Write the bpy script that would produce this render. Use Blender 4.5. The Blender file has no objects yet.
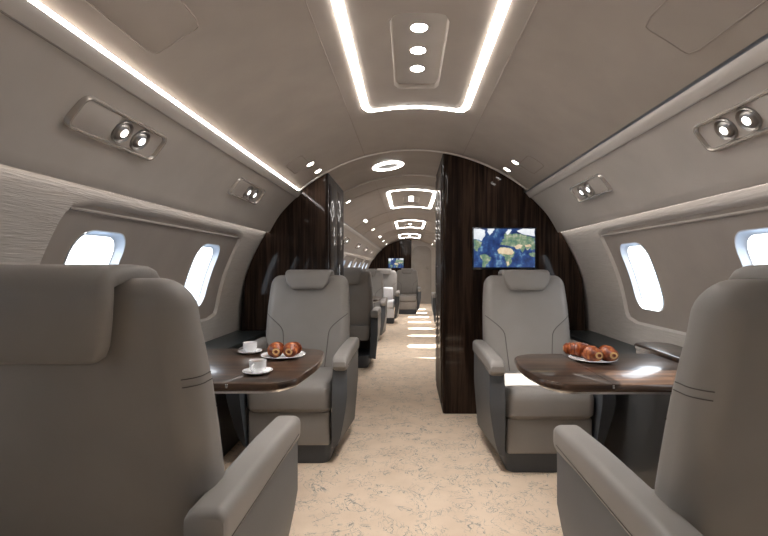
import bpy, bmesh, math, random
from mathutils import Vector, Matrix, noise
random.seed(4)
S = bpy.context.scene
COL = S.collection
PI = math.pi
sin, cos, sqrt = math.sin, math.cos, math.sqrt
CX = 0.042          # cabin centre line, the camera stands a little left of it
R = 1.36; ZC = 0.63
Y0, Y1 = -1.3, 14.5
PF, PB = 3.54, 4.43  # the two closets

# ------------------------------------------------------------ materials
def mat(name, base=(.5,.5,.5), rough=.5, metal=0, spec=.5, coat=0, emit=None, es=0):
    m = bpy.data.materials.new(name); m.use_nodes = True
    b = m.node_tree.nodes['Principled BSDF']
    b.inputs['Base Color'].default_value = (*base, 1)
    b.inputs['Roughness'].default_value = rough
    b.inputs['Metallic'].default_value = metal
    b.inputs['Specular IOR Level'].default_value = spec
    b.inputs['Coat Weight'].default_value = coat
    b.inputs['Coat Roughness'].default_value = .05
    if emit:
        b.inputs['Emission Color'].default_value = (*emit, 1)
        b.inputs['Emission Strength'].default_value = es
    return m
def nt(m): return m.node_tree.nodes, m.node_tree.links, m.node_tree.nodes['Principled BSDF']
def coords(m, scale=(1,1,1), rot=(0,0,0)):
    N, L, b = nt(m)
    tc = N.new('ShaderNodeTexCoord'); mp = N.new('ShaderNodeMapping')
    mp.inputs['Scale'].default_value = scale; mp.inputs['Rotation'].default_value = rot
    L.new(tc.outputs['Object'], mp.inputs['Vector'])
    return mp.outputs['Vector']
def noise_n(m, vec, scale, detail=3, rough=.5, dist=0):
    N, L, b = nt(m); n = N.new('ShaderNodeTexNoise')
    n.inputs['Scale'].default_value = scale; n.inputs['Detail'].default_value = detail
    n.inputs['Roughness'].default_value = rough; n.inputs['Distortion'].default_value = dist
    L.new(vec, n.inputs['Vector']); return n.outputs['Fac']
def ramp(m, fac, stops):
    N, L, b = nt(m); r = N.new('ShaderNodeValToRGB'); e = r.color_ramp.elements
    while len(e) < len(stops): e.new(.5)
    for k, (p, c) in enumerate(stops):
        e[k].position = p; e[k].color = (*c, 1)
    L.new(fac, r.inputs['Fac']); return r.outputs['Color']
def bump(m, h, strength, dist=.002):
    N, L, b = nt(m); n = N.new('ShaderNodeBump')
    n.inputs['Strength'].default_value = strength; n.inputs['Distance'].default_value = dist
    L.new(h, n.inputs['Height']); L.new(n.outputs['Normal'], b.inputs['Normal'])
def leather(name, c, rough=.5):
    m = mat(name, c, rough, spec=.35)
    v = coords(m)
    f = noise_n(m, v, 5, 3)
    N, L, b = nt(m)
    L.new(ramp(m, f, [(.3, tuple(x*.94 for x in c)), (.7, tuple(x*1.05 for x in c))]), b.inputs['Base Color'])
    bump(m, noise_n(m, v, 420, 2), .12, .0006)
    return m
M = {}
M['leather'] = leather('taupe_leather', (.25, .231, .215))
M['sunlit_leather'] = leather('sunlit_leather', (.86, .85, .88))  # sunlight on the far seat, painted as a white base colour
M['charcoal'] = leather('charcoal_shell', (.072, .08, .092), .42)
M['seam'] = mat('seam_thread', (.075, .065, .058), .8)
M['lining'] = leather('headliner', (.375, .325, .28), .6)
M['upper'] = leather('upper_lining', (.50, .458, .415), .55)
M['band'] = leather('window_band', (.36, .318, .283), .55)
M['line'] = mat('shadow_gap', (.29, .25, .215), .8)
M['slot'] = mat('blue_grey_slot', (.22, .23, .25), .3)
M['bevel'] = mat('light_trim', (.5, .46, .42), .35)
M['chrome'] = mat('chrome', (.8, .78, .76), .12, 1)
M['cup_metal'] = mat('brushed_cup', (.36,.34,.32), .32, .9)
M['lens2'] = mat('reading_lens', (1,1,1), .5, emit=(1,.96,.9), es=3)
M['unit'] = mat('unit_rim', (.62,.57,.52), .25, .6)
M['satin'] = mat('satin_metal', (.6, .58, .56), .3, 1)
M['frame'] = mat('window_frame', (.72,.75,.79), .4)
M['track'] = mat('shade_track', (.3,.265,.235), .5)
M['black'] = mat('black_bezel', (.015, .017, .022), .15)
M['console'] = mat('ledge_black', (.022, .027, .028), .4)
M['console2'] = mat('console_charcoal', (.08, .082, .085), .35)
M['china'] = mat('white_china', (.85, .85, .86), .12, coat=.4)
M['coffee'] = mat('coffee', (.16, .075, .035), .2)
M['strip'] = mat('light_strip', (1,1,1), .5, emit=(1, .955, .91), es=9)
M['cove'] = mat('cove_strip', (1,1,1), .5, emit=(1, .955, .92), es=10)
M['corn'] = mat('cornice_strip', (1,1,1), .5, emit=(1, .92, .86), es=2.6)
M['spot'] = mat('spot_lens', (1,1,1), .5, emit=(1, .95, .88), es=14)
M['oval'] = mat('oval_diffuser', (.3,.28,.26), .6, emit=(1, .95, .9), es=.06)
M['door'] = leather('door_taupe', (.33, .3, .27), .5)

def wood(name, axis, c0, c1, c2, coat=1, gs=1.0, rough=.3, spec=.5):
    m = mat(name, c1, rough, spec=spec, coat=coat)
    N, L, b = nt(m)
    sc = {'z': (22*gs, 22*gs, .9*gs), 'x': (.9*gs, 22*gs, 22*gs), 'y': (22*gs, .9*gs, 22*gs)}[axis]
    v = coords(m, sc)
    a = noise_n(m, v, 1.0, 6, .6, .8)
    sc2 = tuple(x*3.2 for x in sc)
    a2 = noise_n(m, coords(m, sc2), 1.0, 4, .6, .4)
    mx = N.new('ShaderNodeMath'); mx.operation = 'MULTIPLY_ADD'
    L.new(a2, mx.inputs[0]); mx.inputs[1].default_value = .35; L.new(a, mx.inputs[2])
    L.new(ramp(m, mx.outputs[0], [(.48, c0), (.64, c1), (.78, c2), (.88, c1)]), b.inputs['Base Color'])
    b.inputs['Coat Roughness'].default_value = .06
    return m
M['wood'] = wood('dark_wood', 'z', (.006,.0035,.0025), (.017,.0095,.0065), (.045,.026,.017), coat=.2, rough=.55, spec=.05)
M['table'] = wood('table_wood', 'x', (.010,.006,.004), (.03,.017,.011), (.085,.046,.027), spec=.3, coat=.45, gs=.6)

# fabric side lining : fine brushed ripples running along the cabin
m = mat('ripple_lining', (.5, .46, .42), .6)
v = coords(m, (1, 3.2, 60)); f = noise_n(m, v, 1.6, 4, .55, 1.6)
N, L, b = nt(m)
L.new(ramp(m, f, [(.3, (.52,.48,.44)), (.7, (.6,.56,.52))]), b.inputs['Base Color'])
bump(m, f, .6, .005); M['fabric'] = m

# carpet
m = mat('carpet', (.66, .53, .4), .95, spec=.1)
N, L, b = nt(m)
v = coords(m)
base = ramp(m, noise_n(m, v, 7, 4), [(.3, (.76,.60,.455)), (.7, (.84,.68,.53))])
n1 = noise_n(m, v, 6.5, 3, .55, 1.6)
ln = ramp(m, n1, [(.488, (0,0,0)), (.497, (1,1,1)), (.503, (1,1,1)), (.512, (0,0,0))])
n2 = noise_n(m, coords(m, (1.3, .8, 1)), 12, 3, .5, 2.2)
ln2 = ramp(m, n2, [(.488, (0,0,0)), (.497, (1,1,1)), (.502, (1,1,1)), (.511, (0,0,0))])
mk = ramp(m, noise_n(m, v, 8, 3), [(.42, (0,0,0)), (.52, (1,1,1))])
add = N.new('ShaderNodeMix'); add.data_type = 'RGBA'; add.blend_type = 'LIGHTEN'; add.inputs[0].default_value = 1
L.new(ln, add.inputs[6]); L.new(ln2, add.inputs[7])
ml = N.new('ShaderNodeMix'); ml.data_type = 'RGBA'; ml.blend_type = 'MULTIPLY'; ml.inputs[0].default_value = 1
L.new(add.outputs[2], ml.inputs[6]); L.new(mk, ml.inputs[7])
sc_ = N.new('ShaderNodeMath'); sc_.operation = 'MULTIPLY'; sc_.inputs[1].default_value = .95
L.new(ml.outputs[2], sc_.inputs[0])
mx = N.new('ShaderNodeMix'); mx.data_type = 'RGBA'
L.new(sc_.outputs[0], mx.inputs[0]); L.new(base, mx.inputs[6]); mx.inputs[7].default_value = (.3,.28,.25,1)
L.new(mx.outputs[2], b.inputs['Base Color'])
bump(m, noise_n(m, coords(m, (1, 1, 1)), 160, 2), .5, .003)
M['carpet'] = m

# pane: clear, thin
m = bpy.data.materials.new('clear_pane'); m.use_nodes = True
N = m.node_tree.nodes; L = m.node_tree.links; N.clear()
o = N.new('ShaderNodeOutputMaterial'); mixs = N.new('ShaderNodeMixShader'); t = N.new('ShaderNodeBsdfTransparent'); g = N.new('ShaderNodeBsdfGlossy')
t.inputs[0].default_value = (.96,.98,1,1); g.inputs['Roughness'].default_value = .02
mixs.inputs[0].default_value = .05
L.new(t.outputs[0], mixs.inputs[1]); L.new(g.outputs[0], mixs.inputs[2]); L.new(mixs.outputs[0], o.inputs[0])
M['pane'] = m

# croissant crust
m = mat('crust', (.4, .13, .03), .42, coat=.1)
N, L, b = nt(m)
L.new(ramp(m, noise_n(m, coords(m), 55, 3, .6), [(.35, (.10,.016,.005)), (.54, (.27,.06,.014)), (.72, (.55,.2,.05))]), b.inputs['Base Color'])
M['crust'] = m
M['crumb'] = mat('crumb', (.8, .5, .22), .6)

def screen_mat(name, stops, scale, s=1.0):
    m = mat(name, (0,0,0), .3)
    N, L, b = nt(m)
    c = ramp(m, noise_n(m, coords(m), scale, 5, .65), stops)
    L.new(c, b.inputs['Emission Color']); b.inputs['Emission Strength'].default_value = .42
    return m
MAPE = .55
M['ocean'] = screen_mat('map_ocean', [(.38, (.008,.022,.1)), (.54, (.025,.07,.22)), (.66, (.2,.36,.5))], 14)
M['green'] = screen_mat('map_green', [(.35, (.06,.16,.13)), (.52, (.2,.28,.17)), (.66, (.5,.5,.38))], 30)
M['tan'] = screen_mat('map_desert', [(.3, (.6,.42,.25)), (.7, (.85,.72,.52))], 26)
M['ice'] = screen_mat('map_ice', [(.3, (.6,.65,.72)), (.6, (.9,.92,.95))], 20)

# ------------------------------------------------------------ helpers
def tag(o, label=None, cat=None, group=None, kind=None):
    if label: o['label'] = label
    if cat: o['category'] = cat
    if group: o['group'] = group
    if kind: o['kind'] = kind
    return o
def obj(name, bm, m, parent=None, ang=35, flip=False):
    me = bpy.data.meshes.new(name)
    bmesh.ops.remove_doubles(bm, verts=bm.verts, dist=1e-6)
    bmesh.ops.recalc_face_normals(bm, faces=bm.faces)
    bm.to_mesh(me); bm.free()
    for p in me.polygons: p.use_smooth = True
    me.set_sharp_from_angle(angle=math.radians(ang))
    for x in (m if isinstance(m, (list, tuple)) else [m]): me.materials.append(x)
    o = bpy.data.objects.new(name, me); COL.objects.link(o)
    if parent: o.parent = parent
    return o
def empty(name, loc=(0,0,0), rz=0):
    o = bpy.data.objects.new(name, None); COL.objects.link(o)
    o.location = loc; o.rotation_euler = (0,0,rz); o.empty_display_size = .1
    return o
def copy_tree(o, parent=None):
    c = o.copy(); COL.objects.link(c)
    if parent: c.parent = parent
    for ch in list(o.children): copy_tree(ch, c)
    return c
def box(bm, x0, x1, y0, y1, z0, z1, bev=0, seg=3, mi=0):
    vs = [bm.verts.new((x, y, z)) for x in (x0,x1) for y in (y0,y1) for z in (z0,z1)]
    fs = []
    for q in ((0,1,3,2),(4,6,7,5),(0,4,5,1),(2,3,7,6),(0,2,6,4),(1,5,7,3)):
        f = bm.faces.new([vs[k] for k in q]); f.material_index = mi; fs.append(f)
    if bev:
        bm.normal_update()
        es = {e for f in fs for e in f.edges}
        r = bmesh.ops.bevel(bm, geom=list(es), offset=bev, segments=seg, profile=.5, affect='EDGES')
    return vs
def hexa(bm, pts, bev=0, seg=3):
    """pts: 8 points ordered like box (x,y,z nested)"""
    vs = [bm.verts.new(p) for p in pts]; fs = []
    for q in ((0,1,3,2),(4,6,7,5),(0,4,5,1),(2,3,7,6),(0,2,6,4),(1,5,7,3)):
        fs.append(bm.faces.new([vs[k] for k in q]))
    if bev:
        bmesh.ops.bevel(bm, geom=list({e for f in fs for e in f.edges}), offset=bev, segments=seg, profile=.5, affect='EDGES')
def rr(hw, hd, r, n=6):
    """rounded rectangle outline, CCW"""
    r = max(1e-4, min(r, hw, hd)); out = []
    for (sx, sy, a0) in ((1,1,0),(-1,1,PI/2),(-1,-1,PI),(1,-1,3*PI/2)):
        for k in range(n+1):
            a = a0 + PI/2*k/n
            out.append((sx*(hw-r)+r*cos(a), sy*(hd-r)+r*sin(a)))
    return out
def loft(bm, rings, cap=True, closed=True, mi=0):
    V = [[bm.verts.new(p) for p in r] for r in rings]
    n = len(V[0])
    for a, b2 in zip(V, V[1:]):
        for k in range(n if closed else n-1):
            f = bm.faces.new((a[k], a[(k+1)%n], b2[(k+1)%n], b2[k])); f.material_index = mi
    if cap:
        for r in (V[0], V[-1]):
            f = bm.faces.new(r); f.material_index = mi
    return V
def tube(bm, pts, r, n=8, closed=False, cap=True):
    pts = [Vector(p) for p in pts]; rings = []
    N_ = len(pts)
    up = Vector((0,0,1))
    prev = None
    for i, p in enumerate(pts):
        if closed: d = pts[(i+1)%N_]-pts[i-1]
        else: d = pts[min(i+1,N_-1)]-pts[max(i-1,0)]
        d.normalize()
        if prev is None:
            a = up if abs(d.dot(up)) < .9 else Vector((1,0,0))
            s = d.cross(a).normalized()
        else:
            s = (prev - d*prev.dot(d)).normalized()
        prev = s; u = s.cross(d)
        rad = r[i] if isinstance(r, (list,tuple)) else r
        rings.append([p + s*rad*cos(2*PI*k/n) + u*rad*sin(2*PI*k/n) for k in range(n)])
    if closed: rings.append(rings[0])
    loft(bm, rings, cap and not closed)
def lathe(bm, prof, n=32, cx=0, cy=0, mi=0):
    rings = [[(cx+max(r,1e-5)*cos(2*PI*k/n), cy+max(r,1e-5)*sin(2*PI*k/n), z) for k in range(n)] for r, z in prof]
    loft(bm, rings, True, mi=mi)
def grid(bm, fn, us, vs, mi=0):
    V = [[bm.verts.new(fn(u, v)) for v in vs] for u in us]
    for i in range(len(us)-1):
        for j in range(len(vs)-1):
            f = bm.faces.new((V[i][j], V[i+1][j], V[i+1][j+1], V[i][j+1])); f.material_index = mi
def lin(a, b, n): return [a+(b-a)*k/n for k in range(n+1)]
def hole_pts(uc, vc, hu, hv, r, q=16):
    """rounded rect starting at the corner middle of quadrant 1, q points per side"""
    c = rr(hu, hv, r, 8)
    # cumulative resample per side between corner middles
    out = []
    P = c
    n = len(P)   # 36 ; corner middle of quadrant k at index k*9+4
    for s in range(4):
        seg = [P[(s*9+4+k) % n] for k in range(10)]
        Ls = [0]
        for a, b2 in zip(seg, seg[1:]): Ls.append(Ls[-1]+math.dist(a, b2))
        for k in range(q):
            t = Ls[-1]*k/q; j = max(i for i in range(len(Ls)) if Ls[i] <= t+1e-12); j = min(j, len(seg)-2)
            w = (t-Ls[j])/max(1e-9, Ls[j+1]-Ls[j])
            out.append((uc+seg[j][0]+(seg[j+1][0]-seg[j][0])*w, vc+seg[j][1]+(seg[j+1][1]-seg[j][1])*w))
    return out
def rect_pts(u0, u1, v0, v1, q=16):
    cs = [(u1,v1),(u0,v1),(u0,v0),(u1,v0)]; out = []
    for s in range(4):
        a, b2 = cs[s], cs[(s+1)%4]
        for k in range(q): out.append((a[0]+(b2[0]-a[0])*k/q, a[1]+(b2[1]-a[1])*k/q))
    return out
def cell(bm, fn, rect, hole, rings=6, mi=0):
    """surface cell with a rounded hole"""
    o = rect_pts(*rect); h = hole_pts(*hole)
    rs = []
    for k in range(rings+1):
        w = k/rings
        rs.append([fn(a[0]+(b2[0]-a[0])*w, a[1]+(b2[1]-a[1])*w) for a, b2 in zip(o, h)])
    loft(bm, rs, cap=False, mi=mi)

# ------------------------------------------------------------ the shell
def ceil_pt(y, a, off=0):
    return (CX+(R-off)*sin(a), y, ZC+(R-off)*cos(a))
def lining_x(z, RR=1.34): return sqrt(max(.01, RR*RR-(z-ZC)**2))
A_END = math.asin(.856/R)

bm = bmesh.new(); box(bm, CX-1.6, CX+1.6, Y0-.1, Y1+.1, -.06, 0)
tag(obj('floor', bm, M['carpet']), 'beige carpet with thin grey scribble lines running down the aisle', kind='structure')

# ceiling with a rounded recess above every light frame
loops = [(.95, 2.6), (5.3, 6.8), (8.7, 10.25), (12.15, 13.6)]
rec = [(b2-.62, .345) for a, b2 in loops]
RH = .108/R
bm = bmesh.new()
fn = lambda y, a: ceil_pt(y, a)
CH = .2/R
for s in (-1, 1):
    grid(bm, fn, [Y0, PF, PB, Y1], [s*(CH+(A_END-CH)*k/20) for k in range(21)])
ys = [Y0]
for yc, hy in rec:
    cell(bm, fn, (yc-hy-.08, yc+hy+.08, -CH, CH), (yc, 0, hy, RH, .04), 3)
    ys += [yc-hy-.08, yc+hy+.08]
ys.append(Y1)
for k in range(0, len(ys), 2):
    grid(bm, fn, [ys[k], ys[k+1]], lin(-CH, CH, 8))
tag(obj('ceiling', bm, M['lining']), kind='structure')

# outer hull + lining walls
WIN = {-1: [1.825+.98*k for k in range(-3, 13)], 1: [1.68+.98*k for k in range(-2, 14)]}
ZW, HWY, HWZ = 1.05, .157, .192
def skip(y): return PF-.25 < y < PB+.25
def wall(side):
    wins = [y for y in WIN[side] if not skip(y) and Y0+.3 < y < Y1-.3]
    bays = []
    if side < 0: bays = [(.36, .80), (2.355, .815)]
    else: bays = [(.19, .83), (2.13, .83)]
    k = 0
    far = [y for y in wins if y > PB]
    for i in range(0, len(far)-1, 2): bays.append(((far[i]+far[i+1])/2, .86))
    inb = [y for y in wins if any(abs(y-c) < h for c, h in bays)]
    bm = bmesh.new()
    f0 = lambda y, z: (CX+side*lining_x(z), y, z)
    f1 = lambda y, z: (CX+side*(lining_x(z)+.018), y, z)
    f2 = lambda y, z: (CX+side*(lining_x(z, 1.36)+.03), y, z)
    za, zb = .58, 1.40
    zc0, zc1 = .765, 1.335
    zs = lin(za, zb, 14)
    edge = Y0
    for c, h in bays:
        a, b2 = max(c-h-.06, Y0), c+h+.06
        if a > edge: grid(bm, f0, [edge, a], zs, 0)
        hole = (c, (zc0+zc1)/2, h, (zc1-zc0)/2, .08)
        cell(bm, f0, (a, b2, za, zb), hole, 5, 0)
        # bevelled rim into the recess
        hp = hole_pts(*hole)
        inner = hole_pts(c, (zc0+zc1)/2, h-.012, (zc1-zc0)/2-.012, .07)
        loft(bm, [[f0(*p) for p in hp], [f1(*p) for p in inner]], cap=False, mi=3)
        # recessed band: inner = ring filled by window cells
        ws = [y for y in inb if abs(y-c) < h]
        # a plain sheet slightly bigger than the recess, cut by window cells
        e2 = c-h-.02
        for w in ws:
            if w-.26 > e2: grid(bm, f1, [e2, w-.26], lin(.745, 1.345, 10), 1)
            cell(bm, f1, (w-.26, w+.26, .745, 1.345), (w, ZW, HWY, HWZ, .085), 5, 1)
            e2 = w+.26
        grid(bm, f1, [e2, c+h+.02], lin(.745, 1.345, 10), 1)
        edge = b2
    grid(bm, f0, [edge, Y1], zs, 0)
    for c, h in bays:
        b5 = bmesh.new()
        x = CX+side*(lining_x(1.302)+.016)
        tube(b5, [(x, y, 1.302) for y in lin(max(Y0+.02, c-h+.03), c+h-.03, 4)], .007, 8)
        tag(obj('trim_9', b5, M['track']), kind='structure').name = 'trim_%d' % (30+len(wn['t'])); wn['t'].append(0)
    # upper lining between cornice and cove, and the two lips
    prof = [(1.125,1.395),(1.108,1.372),(1.092,1.368),(1.084,1.374)]
    n = 10
    for k in range(1, n+1):
        t = k/n
        x = 1.084+(.888-1.084)*t + .012*sin(PI*t); z = 1.374+(1.632-1.374)*t + .012*sin(PI*t)
        prof.append((x, z))
    grid(bm, lambda y, i: (CX+side*prof[i][0], y, prof[i][1]), [Y0, Y1], list(range(len(prof))), 2)
    prof2 = [(.888,1.632),(.878,1.630),(.868,1.638),(.858,1.652),(.852,1.665),(.853,1.671),(.862,1.672),(.885,1.68)]
    grid(bm, lambda y, i: (CX+side*prof2[i][0], y, prof2[i][1]), [Y0, Y1], list(range(len(prof2))), 3)
    # outer skin
    e2 = Y0-.1
    for w in inb:
        grid(bm, f2, [e2, w-.26], lin(.5, 1.6, 14), 2)
        cell(bm, f2, (w-.26, w+.26, .745, 1.345), (w, ZW, HWY-.008, HWZ-.008, .08), 3, 2)
        grid(bm, f2, [w-.26, w+.26], lin(.5, .745, 2), 2); grid(bm, f2, [w-.26, w+.26], lin(1.345, 1.6, 3), 2)
        e2 = w+.26
    grid(bm, f2, [e2, Y1+.1], lin(.5, 1.6, 14), 2)
    grid(bm, lambda y, z: (CX+side*(lining_x(.5,1.36)+.03), y, z), [Y0-.1, Y1+.1], [-.03, .5], 2)
    a6 = math.atan2(lining_x(1.6,1.36)+.03, 1.6-ZC)
    rr6 = math.hypot(lining_x(1.6,1.36)+.03, 1.6-ZC)
    grid(bm, lambda y, a: (CX+side*rr6*sin(a), y, ZC+rr6*cos(a)), [Y0-.1, Y1+.1], lin(a6, 0, 12), 2)
    o = obj('wall_left' if side < 0 else 'wall_right', bm, [M['fabric'], M['band'], M['upper'], M['bevel']])
    tag(o, kind='structure')
    # windows
    for w in inb:
        b3 = bmesh.new()
        q = [(f1, HWY, HWZ, .085, -.004), (f1, HWY-.004, HWZ-.004, .083, -.004), (f1, HWY-.007, HWZ-.007, .08, .01), (f2, HWY-.012, HWZ-.012, .076, -.008), (f2, HWY-.018, HWZ-.018, .072, -.004)]
        ring = []
        for fx, hu, hv, r, dx in q:
            ring.append([(p[0]+side*dx, p[1], p[2]) for p in (fx(*c) for c in hole_pts(w, ZW, hu, hv, r))])
        loft(b3, ring, cap=False)
        wn['n'] += 1
        wo = tag(obj('window_%d' % wn['n'], b3, M['frame']), kind='structure')
        b3 = bmesh.new()
        b3.faces.new([b3.verts.new((CX+side*(lining_x(c[1],1.36)+.027), c[0], c[1])) for c in hole_pts(w, ZW, HWY-.012, HWZ-.012, .076)])
        obj('pane', b3, M['pane'], wo)
    return bays
wn = {'n': 0, 't': []}
baysL = wall(-1); baysR = wall(1)

# ends of the cabin
def disc(y0, y1, x0=-1.5, x1=1.5, z1=None, inset=0):
    bm = bmesh.new(); pts = []
    Rr = 1.45-inset
    pts.append((x0, 0)); pts.append((x1, 0))
    for k in range(41):
        x = x1+(x0-x1)*k/40
        z = ZC+sqrt(max(0, Rr*Rr-x*x)) if abs(x) < Rr else ZC
        pts.append((x, z))
    a = [bm.verts.new((CX+x, y0, z)) for x, z in pts]; b2 = [bm.verts.new((CX+x, y1, z)) for x, z in pts]
    bm.faces.new(a); bm.faces.new(b2)
    n = len(a)
    for k in range(n): bm.faces.new((a[k], a[(k+1)%n], b2[(k+1)%n], b2[k]))
    return bm
tag(obj('wall_back', disc(Y0-.1, Y0), M['upper']), kind='structure')
tag(obj('wall_front', disc(Y1, Y1+.1), M['upper']), kind='structure')
tag(obj('trim_1', disc(Y1-.05, Y1-.002, -1.3, .06, inset=.1), M['wood']), kind='structure')

def arched(x0, x1, y0, y1, ztop, r, z0=0, n=10):
    bm = bmesh.new(); pts = [(x0, z0), (x1, z0)]
    for k in range(n+1):
        a = PI/2*k/n; pts.append((x1-r+r*cos(a), ztop-r+r*sin(a)))
    for k in range(n+1):
        a = PI/2+PI/2*k/n; pts.append((x0+r+r*cos(a), ztop-r+r*sin(a)))
    a = [bm.verts.new((x, y0, z)) for x, z in pts]; b2 = [bm.verts.new((x, y1, z)) for x, z in pts]
    bm.faces.new(a); bm.faces.new(b2); n = len(a)
    for k in range(n): bm.faces.new((a[k], a[(k+1)%n], b2[(k+1)%n], b2[k]))
    return bm
d = tag(obj('door_1', arched(.13, .72, Y1-.045, Y1-.001, 1.78, .22), M['door']), kind='structure')
bm = bmesh.new(); lathe(bm, [(0,0),(.03,0),(.03,.02),(.02,.035),(0,.035)], 20)
bmesh.ops.rotate(bm, verts=bm.verts, matrix=Matrix.Rotation(PI/2, 3, 'X')); bmesh.ops.translate(bm, verts=bm.verts, vec=(.6, Y1-.045, 1.1))
obj('door_handle', bm, M['chrome'], d)

# trims: arches and long shadow gaps in the headliner
tn = {'n': 1}
def trim(bm, m):
    tn['n'] += 1
    return tag(obj('trim_%d' % tn['n'], bm, m), kind='structure')
def arch(y, a0=-A_END, a1=A_END, rad=.006, off=.002):
    bm = bmesh.new(); tube(bm, [ceil_pt(y, a, off) for a in lin(a0, a1, 60)], rad, 6); return bm
trim(arch(PF-.02, rad=.009), M['bevel']); trim(arch(PB+.03, rad=.012), M['bevel'])
for y in (5.0, 7.1, 8.4, 10.5, 11.9): trim(arch(y, rad=.003, off=0), M['line'])
bm = bmesh.new()
for s in (-1, 1):
    for (a, b2) in ((Y0, PF), (PB, Y1)):
        tube(bm, [ceil_pt(a, s*.37/R, 0), ceil_pt(b2, s*.37/R, 0)], .0018, 6)
trim(bm, M['line'])
for s in (-1, 1):   # rail edge below the cove
    bm = bmesh.new(); tube(bm, [(CX+s*.887, Y0, 1.6325), (CX+s*.887, Y1, 1.6325)], .0022, 6); trim(bm, M['track'])
bm = bmesh.new()   # ceiling hatch outlines
for s in (-1, 1):
    for (yc, hy, cc0, cc1) in ((1.14, .26, .655, .80), (3.02, .13, .70, .80)):
        a0, a1 = math.asin(cc0/R), math.asin(cc1/R)
        pts = [ceil_pt(y, s*a, 0) for y, a in hole_pts(yc, (a0+a1)/2, hy, (a1-a0)/2, .025, 12)]
        tube(bm, pts, .0022, 6, closed=True)
trim(bm, M['line'])

# ------------------------------------------------------------ lights built into the lining
def strip_obj(name, side, prof, y0, y1, m, label, cat):
    bm = bmesh.new()
    grid(bm, lambda y, i: (CX+side*prof[i][0], y, prof[i][1]), [y0, y1], list(range(len(prof))))
    return tag(obj(name, bm, m), label, cat)
CP = [(.864,1.672),(.870,1.679),(.866,1.686),(.856,1.688)]
strip_obj('cove_light', -1, CP, Y0, PF, M['cove'], 'long lit strip along the left edge of the near ceiling', 'light strip')
strip_obj('cove_channel', -1, CP, PB, Y1, M['slot'], 'unlit channel along the left ceiling edge of the cabin beyond the closets', 'light strip')
o = strip_obj('cove_channel', 1, CP, Y0, Y1, M['slot'], 'unlit blue grey channel along the right ceiling edge', 'channel')
NP = [(1.094,1.3665),(1.106,1.3695)]
strip_obj('cornice_light', -1, NP, Y0, Y1, M['corn'], 'thin glowing line above the left window band', 'light strip')
strip_obj('cornice_light', 1, NP, Y0, Y1, M['corn'], 'thin glowing line above the right window band', 'light strip')

where = ['nearest overhead, above the dining seats', 'first one beyond the closets', 'second one beyond the closets', 'farthest one, before the end wall']
for k, (a, b2) in enumerate(loops):
    yc, hy = (a+b2)/2, (b2-a)/2
    hw = .29
    root = empty('ceiling_light', (CX, yc, ZC+R))
    tag(root, 'rounded rectangular glowing frame in the ceiling, '+where[k], 'ceiling light', 'glowing frames in the ceiling')
    bm = bmesh.new()
    rings = []
    for (w, off) in ((0, .001), (.003, .007), (.032, .007), (.035, .001)):
        rings.append([Vector(ceil_pt(yc+p[0], p[1]/R, off))-root.location for p in hole_pts(0, 0, hy-w*.6, hw-w, .07-w*.6, 24)])
    loft(bm, rings, cap=False)
    obj('light_strip', bm, M['strip'], root)
    # recessed panel with three downlights
    pc, ph = rec[k]
    pr = empty('spotlight_panel', (CX, pc, ZC+R))
    tag(pr, 'recessed ceiling panel with three round downlights, '+where[k], 'spotlight panel', 'recessed downlight panels')
    bm = bmesh.new()
    D = .024
    ring = []
    for (w, off) in ((-.004,-.0005), (0, .001), (.004, -.004), (.006, -D+.006), (.012, -D)):
        ring.append([Vector(ceil_pt(pc+p[0], p[1], off))-pr.location for p in hole_pts(0, 0, ph-w, RH-w/R, .04-w*.5)])
    loft(bm, ring, cap=False)
    bm.faces.new([bm.verts.new(v) for v in ring[-1]])
    obj('recess_tray', bm, M['lining'], pr)
    for j, dy in enumerate((-.205, -.02, .16)):
        bm = bmesh.new(); z = D-.001
        lathe(bm, [(0, z), (.032, z), (.036, z-.003), (.034, z-.006), (.031, z-.004)], 32, 0, dy)
        rim = obj('spotlight', bm, M['bevel'], pr)
        bm = bmesh.new(); lathe(bm, [(.0, z-.004), (.031, z-.0045), (.030, z-.006), (0, z-.007)], 32, 0, dy)
        lens = obj('lens', bm, M['spot'], rim)
        ld = bpy.data.lights.new('spot_lamp', 'SPOT'); ld.energy = 10; ld.spot_size = 1.9; ld.spot_blend = .9; ld.shadow_soft_size = .035; ld.color = (1, .96, .92)
        lo = bpy.data.objects.new('spot_lamp', ld); COL.objects.link(lo); lo.location = (CX, pc+dy, ZC+R+D-.05)

# small downlights in the headliner
pd = None
def downlight(x, y, label, group, r=.024):
    global pd
    a = math.asin((x-CX)/R)
    if pd is None:
        pd = empty('downlight'); bm = bmesh.new(); lathe(bm, [(0,0),(r*1.25,0),(r*1.25,-.003),(r,-.005),(r,-.002)], 20)
        obj('trim_ring', bm, M['bevel'], pd)
        bm = bmesh.new(); lathe(bm, [(0,-.002),(r*.98,-.002),(r*.95,-.005),(0,-.006)], 20); obj('lens', bm, M['spot'], pd)
        o = pd
    else: o = copy_tree(pd)
    o.location = ceil_pt(y, a, .0); o.rotation_euler = (0, a, 0)
    tag(o, label, 'downlight', group)
for x, y, l in ((-.655, 3.14, 'small round downlight left of the ceiling middle, nearer one of its pair'), (-.65, 3.38, 'small round downlight just above the left closet front'),
                (.72, 3.14, 'small round downlight right of the ceiling middle, nearer one of its pair'), (.715, 3.38, 'small round downlight just above the right closet front')):
    downlight(x, y, l, 'downlights before the closets')
for k, y in enumerate((5.0, 6.9, 7.15, 8.6, 10.5, 10.75, 12.2, 13.9)):
    for s in (-1, 1):
        downlight(CX+s*.68, y, 'tiny round downlight in the %s ceiling slope beyond the closets' % ('left' if s < 0 else 'right'), 'downlights of the far cabin, %s side' % ('left' if s < 0 else 'right'))
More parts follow.
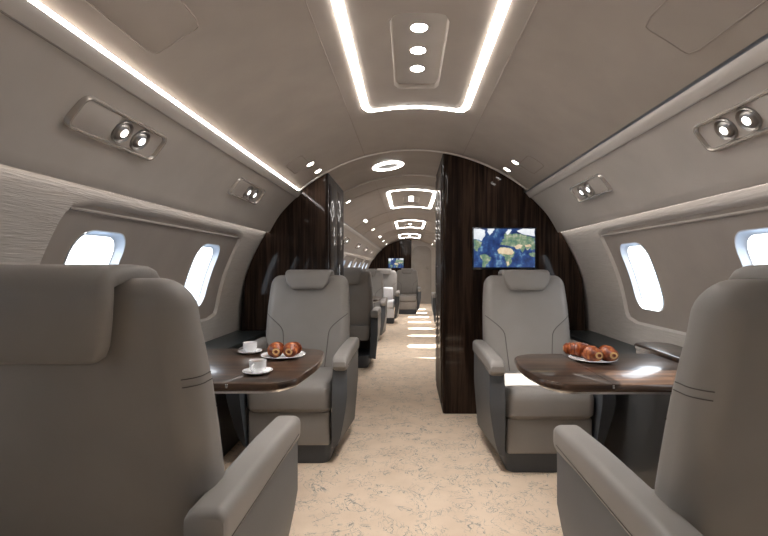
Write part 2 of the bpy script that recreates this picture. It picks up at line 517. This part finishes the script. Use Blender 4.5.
# oval ring light in the passage
t = empty('oval_light', (-.17, 4.0, ceil_pt(0, math.asin((-.17-CX)/R))[2]-.001)); t.rotation_euler = (0, math.asin((-.17-CX)/R), 0)
tag(t, 'round ring ceiling light with grey centre between the two closets', 'ceiling light')
bm = bmesh.new(); rings = []
for r, z in ((.135,0),(.135,-.006),(.128,-.01),(.095,-.01),(.088,-.004)): rings.append([(r*cos(2*PI*k/40), r*1.1*sin(2*PI*k/40), z) for k in range(40)])
loft(bm, rings, cap=False); obj('light_ring', bm, M['strip'], t)
bm = bmesh.new(); bm.faces.new([bm.verts.new((.09*cos(2*PI*k/40), .099*sin(2*PI*k/40), -.005)) for k in range(40)]); obj('diffuser', bm, M['oval'], t)

# reading light units on the slopes
P0 = Vector((1.084, 0, 1.374)); P1 = Vector((.888, 0, 1.632))
def unit_proto():
    """local: X along cabin, Y up the slope, Z out of the wall. Lights towards +X"""
    root = empty('reading_light_unit')
    bm = bmesh.new(); rings = []
    for (w, z) in ((-.002, -.004), (0, .012), (.003, .016), (.008, .016), (.011, .012), (.012, .002)):
        rings.append([(p[0], p[1], z) for p in rr(0.222-w, .056-w, .028-w*.6, 8)])
    loft(bm, rings, cap=False); obj('bezel', bm, M['unit'], root)
    bm = bmesh.new()
    box(bm, -.211, -.052, -.045, .045, .0, .0125, .003, 2); 
    obj('cover_plate', bm, M['upper'], root)
    bm = bmesh.new()
    bm.faces.new([bm.verts.new((p[0], p[1], .004)) for p in rr(.211, .045, .024, 8)])
    obj('tray', bm, M['upper'], root)
    for x in (-.002, .098):
        bm = bmesh.new()
        lathe(bm, [(.041,.004),(.041,.009),(.038,.012),(.033,.0085),(.030,.005),(.027,.010),(.022,.0145),(.0165,.016),(.014,.0145)], 28)
        bmesh.ops.translate(bm, verts=bm.verts, vec=(x, 0, 0))
        c = obj('spotlight', bm, M['cup_metal'], root)
        bm = bmesh.new(); lathe(bm, [(0,.0145),(.0145,.0145),(.0135,.0157),(0,.0165)], 24)
        bmesh.ops.translate(bm, verts=bm.verts, vec=(x, 0, 0)); obj('lens', bm, M['lens2'], c)
    return root
up = unit_proto(); first = True
def place_unit(side, y, t, label, group):
    global first
    o = up if first else copy_tree(up); first = False
    p = P0.lerp(P1, t)
    p = Vector((CX+side*(p.x+.012*sin(PI*t)), y, p.z+.012*sin(PI*t)))
    Yl = Vector((side*(P1.x-P0.x), 0, P1.z-P0.z)).normalized()
    Xl = Vector((0, 1, 0))
    Zl = Xl.cross(Yl)
    n_in = Vector((-side*abs(P1.z-P0.z), 0, -abs(P1.x-P0.x)))
    if Zl.dot(n_in) < 0: Yl = -Yl; Zl = Xl.cross(Yl)
    mt = Matrix((Xl, Yl, Zl)).transposed().to_4x4(); mt.translation = p
    o.matrix_world = mt
    tag(o, label, 'reading light', group)
place_unit(-1, 1.525, .62, 'chrome rimmed reading light unit on left slope, nearest', 'reading light units')
place_unit(-1, 2.72, .62, 'chrome rimmed reading light unit on left slope, above the far left chair', 'reading light units')
place_unit(1, 1.395, .62, 'chrome rimmed reading light unit on right slope, nearest', 'reading light units')
place_unit(1, 2.62, .62, 'chrome rimmed reading light unit on right slope, above the far right table', 'reading light units')
for y in (5.6, 7.2, 8.9, 10.5, 12.1):
    place_unit(-1, y, .52, 'small reading light unit on left slope of the far cabin', 'reading light units of the far cabin')
    place_unit(1, y, .52, 'small reading light unit on right slope of the far cabin', 'reading light units of the far cabin, right side')

# ------------------------------------------------------------ closets
def closet(xi, side, label):
    """xi inner face world X; outer follows the lining"""
    root = empty('wood_closet', (xi, PF, 0)); tag(root, label, 'closet')
    pts = []
    xo = CX+side*1.335
    zt = lambda x: ZC+sqrt(R*R-(x-CX)**2)-.006
    n = 36
    for k in range(n+1):
        # follow the angle for an even outline
        a0 = math.asin((xi-CX)/R); a1 = side*math.asin(1.30/R)
        a = a0+(a1-a0)*k/n
        x, z = CX+R*sin(a), ZC+R*cos(a)-.006
        if abs(x-CX) > .86:
            # keep inside cove and wall linings
            k2 = .03; x -= side*k2
        pts.append((x, z))
    pts.append((CX+side*1.29, .8)); pts.append((CX+side*1.30, .0)); pts.append((xi, .0))
    bm = bmesh.new()
    a = [bm.verts.new((x-xi, 0, z)) for x, z in pts]; b2 = [bm.verts.new((x-xi, PB-PF, z)) for x, z in pts]
    bm.faces.new(a); bm.faces.new(b2); m_ = len(a)
    corner = None
    for k in range(m_):
        f = bm.faces.new((a[k], a[(k+1)%m_], b2[(k+1)%m_], b2[k]))
    e = bm.edges.get((a[-1], a[0])); e2 = bm.edges.get((b2[-1], b2[0]))
    bmesh.ops.bevel(bm, geom=[e, e2], offset=.022, segments=5, profile=.5, affect='EDGES')
    obj('body', bm, M['wood'], root)
    # door leaf on the aisle side
    bm = bmesh.new()
    zt_ = zt(xi)-.07
    s2 = -side
    box(bm, min(0, s2*.008), max(0, s2*.008), .07, .43, .06, zt_, .003, 2)
    d1 = obj('door', bm, M['wood'], root)
    bm = bmesh.new(); tube(bm, [(s2*.03, .40, .95), (s2*.03, .40, 1.13)], .006, 8)
    box(bm, min(s2*.006, s2*.03), max(s2*.006, s2*.03), .395, .405, .96, .97); box(bm, min(s2*.006, s2*.03), max(s2*.006, s2*.03), .395, .405, 1.11, 1.12)
    obj('handle', bm, M['chrome'], d1)
    bm = bmesh.new()
    box(bm, min(0, s2*.008), max(0, s2*.008), .445, .82, .06, zt_, .003, 2)
    obj('door', bm, M['wood'], root)
    return root
cl = closet(-.605, -1, 'dark glossy wood closet on the left, behind the far left chair')
cr = closet(.264, 1, 'dark glossy wood closet on the right, with the map screen on its front')
cl.location.x = -.605; cr.location.x = .264

# ------------------------------------------------------------ map screens
def poly(bm, pts, w, h, y, mi):
    bm.faces.new([bm.verts.new(((p[0]-.5)*w, y, (.5-p[1])*h)) for p in pts]).material_index = mi
def blob(pts, jitter=.012, sub=3):
    out = []
    for k in range(len(pts)):
        a, b2 = pts[k], pts[(k+1)%len(pts)]
        for j in range(sub):
            t = j/sub
            out.append((a[0]+(b2[0]-a[0])*t+(random.uniform(-jitter, jitter) if j else 0), a[1]+(b2[1]-a[1])*t+(random.uniform(-jitter, jitter) if j else 0)))
    return [(min(1,max(0,x)), min(1,max(0,y))) for x, y in out]
def tv(loc, label):
    w, h = .458, .29
    root = empty('map_screen', loc); tag(root, label, 'screen', 'wall screens showing a world map')
    bm = bmesh.new(); box(bm, -w/2-.012, w/2+.012, 0, .02, -h/2-.018, h/2+.012, .004, 2); obj('bezel', bm, M['black'], root)
    bm = bmesh.new()
    y = -.001
    poly(bm, [(0,0),(1,0),(1,1),(0,1)], w, h, y, 0)
    y -= .0004
    G, T, I = 1, 2, 3
    for pts, c in (
        ([(0,.30),(.05,.28),(.10,.34),(.14,.36),(.12,.46),(.08,.50),(.05,.60),(.02,.56),(0,.50)], G),
        ([(0,0),(.10,0),(.19,.05),(.18,.2),(.13,.32),(.06,.28),(0,.27)], I),
        ([(.22,0),(.34,0),(.31,.1),(.26,.18),(.23,.1)], I),
        ([(.11,.67),(.18,.65),(.24,.70),(.29,.76),(.26,.84),(.21,.92),(.20,1),(.14,1),(.15,.85),(.11,.76)], G),
        ([(.39,.54),(.43,.48),(.52,.48),(.60,.50),(.64,.56),(.68,.64),(.65,.70),(.61,.77),(.62,.86),(.58,.96),(.54,.98),(.52,.88),(.51,.74),(.46,.68),(.40,.66),(.38,.60)], G),
        ([(.43,.42),(.44,.36),(.48,.34),(.46,.30),(.51,.24),(.49,.16),(.55,.08),(.60,.14),(.70,.12),(.80,.16),(.92,.20),(1,.24),(1,.52),(.95,.56),(.93,.50),(.88,.56),(.84,.50),(.80,.62),(.76,.52),(.70,.54),(.66,.48),(.60,.46),(.55,.44),(.50,.42)], G),
        ([(.90,.66),(.96,.60),(1,.64),(1,.72),(.94,.72)], G)):
        poly(bm, blob(pts), w, h, y, c)
    y -= .0004
    for pts, c in (
        ([(.39,.54),(.43,.49),(.52,.49),(.60,.51),(.64,.57),(.66,.62),(.61,.68),(.54,.66),(.47,.65),(.40,.63)], T),
        ([(.66,.46),(.74,.40),(.80,.44),(.78,.50),(.70,.53)], T), ([(.82,.42),(.92,.40),(.95,.46),(.86,.48)], T),
        ([(.70,.06),(.80,0),(1,0),(1,.2),(.9,.17),(.78,.13)], I), ([(.52,.10),(.56,.02),(.62,.03),(.60,.09),(.55,.16)], I),
        ([(.53,.85),(.57,.84),(.58,.93),(.55,.96)], T)):
        poly(bm, blob(pts, .01), w, h, y, c)
    obj('screen', bm, [M['ocean'], M['green'], M['tan'], M['ice']], root)
    return root
tv((.722, PF-.021, 1.25), 'flat screen with world map on the dark wood closet front at right')
tv((-.37, Y1-.073, 1.25), 'small distant screen with world map on the dark wood end wall')

# ------------------------------------------------------------ chairs (front looks to -Y)
def backy(z, rec):  # centre of the backrest at height z
    t = (z-.40)/.66
    return rec[0]+rec[1]*t
def make_chair(rec, ZT, ZH, lower=None):
    root = empty('cabin_chair')
    # swivel base
    bm = bmesh.new()
    rings = [[(x, y+.02, z) for x, y in rr(w, d_, .05, 5)] for z, w, d_ in ((0,.215,.235),(.01,.22,.24),(.10,.235,.26),(.135,.235,.26))]
    loft(bm, rings); obj('base', bm, M['charcoal'], root)
    lm = lower or M['leather']
    # leg rest panel
    bm = bmesh.new(); box(bm, -.226, .226, -.262, -.19, .115, .305, .014, 4); obj('leg_rest', bm, lm, root)
    # seat cushion
    bm = bmesh.new(); rings = []
    for z, w, y0, y1 in ((.29,.20,-.23,.22),(.30,.222,-.262,.24),(.325,.234,-.285,.24),(.40,.236,-.292,.24),(.435,.232,-.285,.24),(.458,.22,-.262,.24),(.468,.18,-.2,.22)):
        c = (y0+y1)/2
        rings.append([(x, y+c, z) for x, y in rr(w, (y1-y0)/2, .045, 6)])
    loft(bm, rings); obj('seat', bm, lm, root)
    bm = bmesh.new(); tube(bm, [(x, -.2915+.0, .405) for x in lin(-.19, .19, 6)], .0022, 6); obj('seam', bm, M['seam'], root) if False else bm.free()
    # backrest
    bm = bmesh.new(); rings = []
    def sect(z, w, d_, r=.055):
        y = backy(z, rec)
        return [(x, yy+y, z) for x, yy in rr(w, d_, r, 7)]
    body = [(.36,.21,.05),(.375,.225,.06),(.42,.243,.068),(.55,.262,.072),(.65,.272,.072),(.75,.271,.07),(.85,.269,.066),(.93,.264,.062),(.985,.259,.06)]
    for z, w, d_ in body: rings.append(sect(z, w, d_))
    rt = .07
    for k in range(1, 9):
        a = PI/2*k/8
        rings.append(sect(ZT-rt+rt*sin(a), .259-rt*(1-cos(a))*.9, .06-.045*(1-cos(a)), max(.012, .055-.03*(1-cos(a)))))
    loft(bm, rings)
    back = obj('backrest', bm, lm if False else M['leather'], root, ang=50)
    # seams: two curved lines at the front, two short ones on each rear corner
    def wd(z):
        for p, q in zip(body, body[1:]):
            if p[0] <= z <= q[0]:
                t = (z-p[0])/(q[0]-p[0]); return p[1]+(q[1]-p[1])*t, p[2]+(q[2]-p[2])*t
    def skin(x, z, sgn, out=.0005):
        w, d_ = wd(z); r_ = .055; y = d_
        if x > w-r_:
            k = min(1, (x-(w-r_))/r_); y = d_-r_*(1-sqrt(max(0, 1-k*k)))
        return backy(z, rec)+sgn*(y+out)
    for s in (-1, 1):
        pts = [(.262,.80),(.245,.787),(.225,.772),(.20,.752),(.175,.73),(.158,.71),(.149,.69),(.145,.66),(.14,.60),(.133,.52),(.128,.47)]
        bm = bmesh.new()
        tube(bm, [(s*x, skin(x, z, -1), z) for x, z in pts], .0022, 6); obj('seam', bm, M['seam'], back)
        bm = bmesh.new()
        for z in (.868, .884):
            w, d_ = wd(z); P = []
            for k in range(9):
                a = -.15+(.15+1.0)*k/8
                P.append((s*(w-.055+.0558*cos(a)), backy(z, rec)+d_-.055+.0558*sin(a), z))
            P = [(s*(w+.0008), backy(z, rec)-.02, z)]+P
            tube(bm, P, .0011, 6)
        obj('side_stitching', bm, M['seam'], back)
    # headrest cushion folded over the top of the back
    path = []  # (y, z, halfwidth)
    zf = .962
    yF = lambda z: backy(z, rec)-.066
    yB = lambda z: backy(z, rec)+.066
    fr = [(yF(z)-.018, z, w) for z, w in ((zf,.100),(zf+.010,.114),(.985,.121),(ZH-.03,.134),(ZH,.145))]
    yt = backy(ZH, rec)
    top = []
    hd = (yB(ZH)-yF(ZH)+.036)/2; yc = (yB(ZH)+yF(ZH))/2
    for k in range(1, 8):
        a = PI-PI*k/8
        ca, sa = cos(a), sin(a)
        top.append((yc+hd*math.copysign(abs(ca)**.6, ca), ZH+.04*abs(sa)**.6, .147+.004*sa))
    rb = [(yB(z)+.018, z, w) for z, w in ((ZH,.150),(1.0,.141),(.955,.13),(.935,.121),(.925,.105))]
    path = fr+top+rb
    bm = bmesh.new(); rings = []
    n = len(path)
    for i, (y, z, w) in enumerate(path):
        a = path[max(0, i-1)]; b2 = path[min(n-1, i+1)]
        ty, tz = b2[0]-a[0], b2[1]-a[1]; l = math.hypot(ty, tz); ty /= l; tz /= l
        # outward normal
        ny, nz = -tz, ty
        th = .019*(.45 if i in (0, n-1) else .85 if i in (1, n-2) else 1)
        rings.append([(px, y+ny*pz, z+nz*pz) for px, pz in rr(w, th, .016, 4)])
    loft(bm, rings); obj('headrest', bm, M['leather'], root, ang=60)
    # armrests
    for s in (-1, 1):
        bm = bmesh.new()
        def P(xi, y, z): return (s*xi, y, z)
        xs = sorted([0, 1])
        pts = []
        lay = {(0,0,0):(.238,-.235,.10),(0,0,1):(.268,-.378,.56),(0,1,0):(.245,.24,.10),(0,1,1):(.268,.27,.56),
               (1,0,0):(.262,-.235,.10),(1,0,1):(.343,-.37,.56),(1,1,0):(.292,.24,.10),(1,1,1):(.343,.27,.56)}
        # side panel lofted from bottom to top so the flare is curved
        rings = []
        for k in range(9):
            t = k/8
            xo0 = .262+(.328-.262)*min(1, t/.6)**.7; xo1 = .305+(.328-.305)*min(1, t/.6); xi = .238+(.255-.238)*t
            yf = -.25+(-.328+.25)*min(1, t*1.6)**.8; yb = .26
            z = .10+.47*t
            ring = []
            ncol = 8
            for j in range(ncol+1):
                q = j/ncol; y = yf+.02+(yb-yf-.02)*q
                ring.append((s*(xo0+(xo1-xo0)*q), y, z))
            for j in range(ncol+1):
                q = 1-j/ncol; y = yf+(yb-yf)*q
                ring.append((s*xi, y, z))
            rings.append(ring)
        loft(bm, rings)
        arm = obj('armrest', bm, M['charcoal'], root, ang=50)
        bm = bmesh.new(); rings = []
        L0, L1 = -.35, .30
        for k in range(15):
            if k <= 6: a = PI/2*k/6; y = L0+.045*(1-cos(a)); sc = sin(a)
            elif k >= 12: a = PI/2*(14-k)/2; y = L1-.02*(1-cos(a)); sc = .7+.3*sin(a)
            else: y = L0+.045+(L1-.02-L0-.045)*(k-6)/6; sc = 1
            sc = max(sc, .3)
            zt = .595-.012*max(0, 1-(y-L0)/.25)
            # front drops a little
            rings.append([(s*(.292)+px, y, zt+pz*1.0-.0) for px, pz in rr(.041*(.75+.25*sc), .043*sc, .022*sc, 5)])
        loft(bm, rings); cap = obj('arm_pad', bm, M['leather'], arm, ang=55)
        bm = bmesh.new()
        tube(bm, [(s*.3335, y, .572) for y in lin(L0+.05, L1-.03, 6)], .0014, 5); obj('seam', bm, M['seam'], cap)
    return root
G1 = 'taupe club chairs'
def seat(proto, x, y, rz, label, use=False):
    o = proto if use else copy_tree(proto)
    o.location = (x, y, 0); o.rotation_euler = (0, 0, rz)
    tag(o, label, 'chair'); return o
near = make_chair((.115, .155), 1.08, 1.048); far = make_chair((.19, .13), 1.052, 1.03)
seat(near, -.68, 1.19, PI, 'large taupe leather chair seen from behind at the left edge of the view', True)
seat(near, .775, 1.10, PI, 'large taupe leather chair seen from behind at the right edge of the view')
seat(far, -.66, 2.86, 0, 'taupe leather chair facing the viewer beyond the left table', True)
seat(far, .75, 2.74, 0, 'taupe leather chair facing the viewer under the map screen at right')
seat(near, -.66, 5.42, PI, 'taupe chair seen from behind, first one beyond the left closet')
seat(far, -.66, 7.2, 0, 'taupe chair facing the viewer, second one beyond the left closet')
white = make_chair((.19, .13), 1.052, 1.03, M['sunlit_leather'])  # seat and leg rest carry the sunlight in their colour
seat(white, -.50, 9.5, 0, 'taupe chair in the far cabin, sunlight painted white on its seat and leg rest', True)
seat(far, -.02, 11.4, 0, 'distant taupe chair facing the viewer before the end wall screen')

for y, rz, lb in ((5.42, PI, 'first taupe chair added along the right wall to block sun, hidden by the right closet, its back to the viewer'), (7.2, 0, 'second taupe chair added along the right wall to block sun, hidden by the right closet, facing the viewer'),
                  (8.9, PI, 'third taupe chair added along the right wall to block sun, hidden by the right closet, its back to the viewer')):
    seat(near if rz else far, .78 if y < 8 else .785, y, rz, lb)  # mostly hidden chairs, added to keep sun off the aisle floor
# added white block, standing in for sun on the lower seat back
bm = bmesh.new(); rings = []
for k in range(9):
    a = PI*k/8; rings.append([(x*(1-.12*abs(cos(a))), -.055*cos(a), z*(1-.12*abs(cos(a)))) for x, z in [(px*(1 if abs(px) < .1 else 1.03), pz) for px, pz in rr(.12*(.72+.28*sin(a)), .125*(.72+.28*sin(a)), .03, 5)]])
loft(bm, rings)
o = obj('sunlit_block', bm, M['sunlit_leather']); o.location = (-.42, 9.40, .594); o.rotation_euler = (-.15, 0, 0)
tag(o, 'square white block added as sunlight on the lower seat back in the far cabin', 'sunlit_block')

# ------------------------------------------------------------ consoles, tables
def console(side, y0, y1, label, lid=None):
    root = empty('side_console', (CX+side*1.2, (y0+y1)/2, 0)); tag(root, label, 'console')
    ox, oy = root.location.x, root.location.y
    bm = bmesh.new()
    xa, xb = CX+side*1.11, CX+side*1.325
    box(bm, min(xa,xb)-ox, max(xa,xb)-ox, y0-oy, y1-oy, 0, .59, .01, 2)
    obj('body', bm, M['console2'], root)
    bm = bmesh.new(); xa = CX+side*1.095; xb = CX+side*1.335
    box(bm, min(xa,xb)-ox, max(xa,xb)-ox, y0-oy, y1-oy, .59, .63, .008, 3)
    obj('ledge', bm, M['console'], root)
    if lid:
        bm = bmesh.new()
        a, b2 = lid; rings = []
        for z, g in ((.63, -.004), (.690,-.004), (.693,.001), (.708, .002), (.714, -.002), (.717, -.010)):
            rings.append([(x+CX+side*1.205-ox, y+(a+b2)/2-oy, z) for x, y in rr(.095+g, (b2-a)/2+g, .07, 8)])
        loft(bm, rings); obj('lid', bm, M['table'], root)
console(-1, Y0+.01, PF-.01, 'charcoal side console along the left wall below the windows', (1.15, 2.46))
console(1, Y0+.01, PF-.01, 'charcoal side console along the right wall with a dark wood lid', (1.05, 2.44))
console(-1, PB+.05, Y1-.1, 'charcoal side console along the left wall of the far cabin')
console(1, PB+.05, Y1-.1, 'charcoal side console along the right wall of the far cabin')

def table(side, xi, xo, y0, y1, label, proto=None):
    """xi = aisle end, xo = wall end"""
    root = empty('dining_table', ((xi+xo)/2, (y0+y1)/2, 0)); tag(root, label, 'table')
    hx, hy = abs(xo-xi)/2, (y1-y0)/2
    def outline(g):
        # rounded corners on the aisle side, nose slightly bulged
        pts = []
        r = .13
        s = -side   # aisle direction in local x
        base = []
        n = 10
        # start wall/near, go aisle near, aisle far, wall far
        base.append((-s*(hx), -(hy-g)))
        for k in range(n+1):
            a = PI/2*k/n
            base.append((s*(hx-g-r*.8+r*.8*sin(a)), -(hy-g)+r*1.1*(1-cos(a))))
        for k in range(1, 8):
            q = k/8; base.append((s*(hx-g+.018*sin(PI*q)), -(hy-g-r*1.1)+(2*(hy-g)-r*2.0)*q))
        for k in range(n+1):
            a = PI/2*k/n
            base.append((s*(hx-g-r*.9*(1-cos(a))), (hy-g)-r*.9*(1-sin(a))))
        base.append((-s*(hx), (hy-g)))
        return base
    bm = bmesh.new(); rings = []
    for z, g in ((.668,.012),(.671,.004),(.676,0),(.690,0),(.697,.003),(.70,.010)):
        rings.append([(x, y, z) for x, y in outline(g)])
    loft(bm, rings); top = obj('tabletop', bm, M['table'], root, ang=30)
    bm = bmesh.new(); rings = [[(x, y, z) for x, y in outline(g)] for z, g in ((.659,.018),(.668,.016))]
    loft(bm, rings); obj('metal_edge', bm, M['satin'], root)
    # leaf joint
    bm = bmesh.new(); xj = -side*(hx-.235)
    box(bm, xj-.0006, xj+.0006, -hy+.012, hy-.012, .6995, .7003); obj('leaf_joint', bm, M['black'], top)
    bm = bmesh.new(); box(bm, xj-.004, xj+.004, -hy-.001, -hy+.006, .682, .696, .001, 1); obj('hinge', bm, M['chrome'], top)
    bm = bmesh.new()
    box(bm, side*.2-.1, side*.2+.1, -.16, .16, .632, .651, .006, 2); box(bm, side*(hx-.05)-.03, side*(hx-.05)+.03, -.18, .18, .61, .651, .01, 2)
    obj('support_bracket', bm, M['console'], root)
    return root
tl = table(-1, -.396, CX-1.098, 1.63, 2.34, 'dark polished wood table at left with coffee cups and croissants')
tr = table(1, .475, CX+1.098, 1.62, 2.20, 'dark polished wood table at right with one plate of croissants')
table(-1, -.385, CX-1.098, 5.95, 6.65, 'dark table between the two chairs beyond the left closet')

# ------------------------------------------------------------ tableware
def plate(r):
    bm = bmesh.new()
    lathe(bm, [(0,.0),(r*.6,.0),(r*.68,.002),(r*.98,.010),(r,.0125),(r*.985,.0135),(r*.68,.006),(r*.6,.004),(0,.004)], 48)
    return bm
TZ = .7006
o = obj('plate', plate(.098), M['china']); o.location = (-.56, 2.11, TZ); tag(o, 'white plate under the croissants on the left table', 'plate')
o = obj('plate', plate(.1), M['china']); o.location = (.80, 2.03, TZ); tag(o, 'white plate under the croissants on the right table', 'plate')
s1 = obj('saucer', plate(.056), M['china']); s1.location = (-.57, 1.78, TZ); tag(s1, 'white saucer on the left table, nearer to the viewer', 'saucer')
s2 = s1.copy(); COL.objects.link(s2); s2.location = (-.742, 2.205, TZ); tag(s2, 'white saucer on the left table, behind toward the window', 'saucer')
cup = empty('coffee_cup')
bm = bmesh.new()
lathe(bm, [(0,.002),(.019,.002),(.020,0),(.021,.003),(.028,.010),(.031,.022),(.0325,.045),(.0325,.0465),(.031,.0465),(.0295,.03),(.026,.012),(0,.008)], 40)
body = obj('body', bm, M['china'], cup)
bm = bmesh.new(); tube(bm, [(.031+.017*sin(PI*t)*1, 0, .036-.024*t) for t in lin(0, 1, 10)], .0032, 8)
bmesh.ops.rotate(bm, verts=bm.verts, matrix=Matrix.Rotation(-1.75, 3, 'Z'))
obj('handle', bm, M['china'], cup)
bm = bmesh.new(); lathe(bm, [(0,.036),(.0302,.036),(.0302,.038),(0,.0382)], 32); obj('coffee', bm, M['coffee'], cup)
cup.location = (-.57, 1.78, TZ+.0045); tag(cup, 'white cup of coffee on the nearer saucer of the left table', 'cup')
c2 = copy_tree(cup); c2.location = (-.742, 2.205, TZ+.0045); c2.rotation_euler = (0,0,3.2); tag(c2, 'white cup of coffee on the saucer behind, near the window', 'cup')

def croissant():
    """lies along Y, blunt rolled ends, a gentle bend"""
    bm = bmesh.new(); rings = []; n = 96; sgm = 22
    for i in range(n+1):
        t = i/n*2-1
        e = sqrt(max(0, 1-abs(t)**2.0*.92))
        st = (abs(t)*3.6+.25) % 1.0
        r = .014+.0155*e+.0052*(1-st)**1.3
        cx = .012*t*t; cy = t*.052
        tw = 2.2*t
        ring = []
        for k in range(sgm):
            q = 2*PI*k/sgm; r2 = r*(1+.045*sin(2*(q+tw)))
            ring.append((cx+r2*cos(q), cy, .0305+r2*.95*sin(q)))
        rings.append(ring)
    V = loft(bm, rings, cap=False)
    for ring, d_ in ((V[0], -1), (V[-1], 1)):
        c = sum((v.co for v in ring), Vector())/len(ring); last = ring
        for f_, dy, mi in ((.82, .004, 0), (.72, .003, 1), (.42, .006, 1), (.36, .003, 0), (.12, .002, 0)):
            nw = [bm.verts.new((c.x+(v.co.x-c.x)*f_, c.y+d_*dy, c.z+(v.co.z-c.z)*f_)) for v in ring]
            for k in range(sgm):
                bm.faces.new((last[k], last[(k+1)%sgm], nw[(k+1)%sgm], nw[k])).material_index = mi
            last = nw
        bm.faces.new(last)
    return bm
cz = TZ+.004
proto = obj('croissant', croissant(), [M['crust'], M['crumb']], ang=70)
spots = [(-.590, 2.085, .12, 'croissant on the left table plate, left one of the front two'),
         (-.520, 2.085, -.12, 'croissant on the left table plate, right one of the front two'),
         (.775, 1.995, .06, 'croissant on the right table plate, middle one'),
         (.846, 1.998, -.12, 'croissant on the right table plate, rightmost one'),
         (.752, 2.092, 1.25, 'croissant on the right table plate, lying behind at left')]
for k, (x, y, rz, lb) in enumerate(spots):
    o = proto if k == 0 else proto.copy()
    if k: COL.objects.link(o)
    o.location = (x, y, cz+.003); o.rotation_euler = (0, 0, rz)
    tag(o, lb, 'croissant', 'croissants on the '+('left' if k < 2 else 'right')+' table')

# ------------------------------------------------------------ daylight
W = bpy.data.worlds.new('sky'); S.world = W; W.use_nodes = True
N = W.node_tree.nodes; L = W.node_tree.links; bg = N['Background']
tc = N.new('ShaderNodeTexCoord'); sp = N.new('ShaderNodeSeparateXYZ'); rp = N.new('ShaderNodeValToRGB')
mr = N.new('ShaderNodeMapRange'); mr.inputs[1].default_value = -.4; mr.inputs[2].default_value = .6
L.new(tc.outputs['Generated'], sp.inputs[0]); L.new(sp.outputs['Z'], mr.inputs[0]); L.new(mr.outputs[0], rp.inputs[0])
e = rp.color_ramp.elements; e[0].position = .3; e[0].color = (.42,.55,.72,1); e[1].position = .42; e[1].color = (.92,.96,1,1)
L.new(rp.outputs[0], bg.inputs[0]); bg.inputs[1].default_value = 2.2
sl = bpy.data.lights.new('sun', 'SUN'); sl.energy = 12; sl.angle = .009; sl.color = (1, .95, .88)
so = bpy.data.objects.new('sun', sl); COL.objects.link(so)
dv = Vector((-1, .02, -.95)); so.rotation_euler = dv.to_track_quat('-Z', 'Y').to_euler(); so.location = (6, 3, 6)

# ------------------------------------------------------------ camera
cam = bpy.data.cameras.new('camera'); co = bpy.data.objects.new('camera', cam); COL.objects.link(co)
co.location = (0, 0, 1.1); co.rotation_euler = (PI/2, 0, 0)
cam.sensor_width = 36; cam.lens = 22; cam.shift_x = -24/768; cam.clip_start = .02
S.camera = co
vs = S.view_settings
S.display_settings.display_device = 'sRGB'
vs.view_transform = 'Standard'; vs.look = 'None'; vs.exposure = 1.3; vs.gamma = 1; vs.use_curve_mapping = False
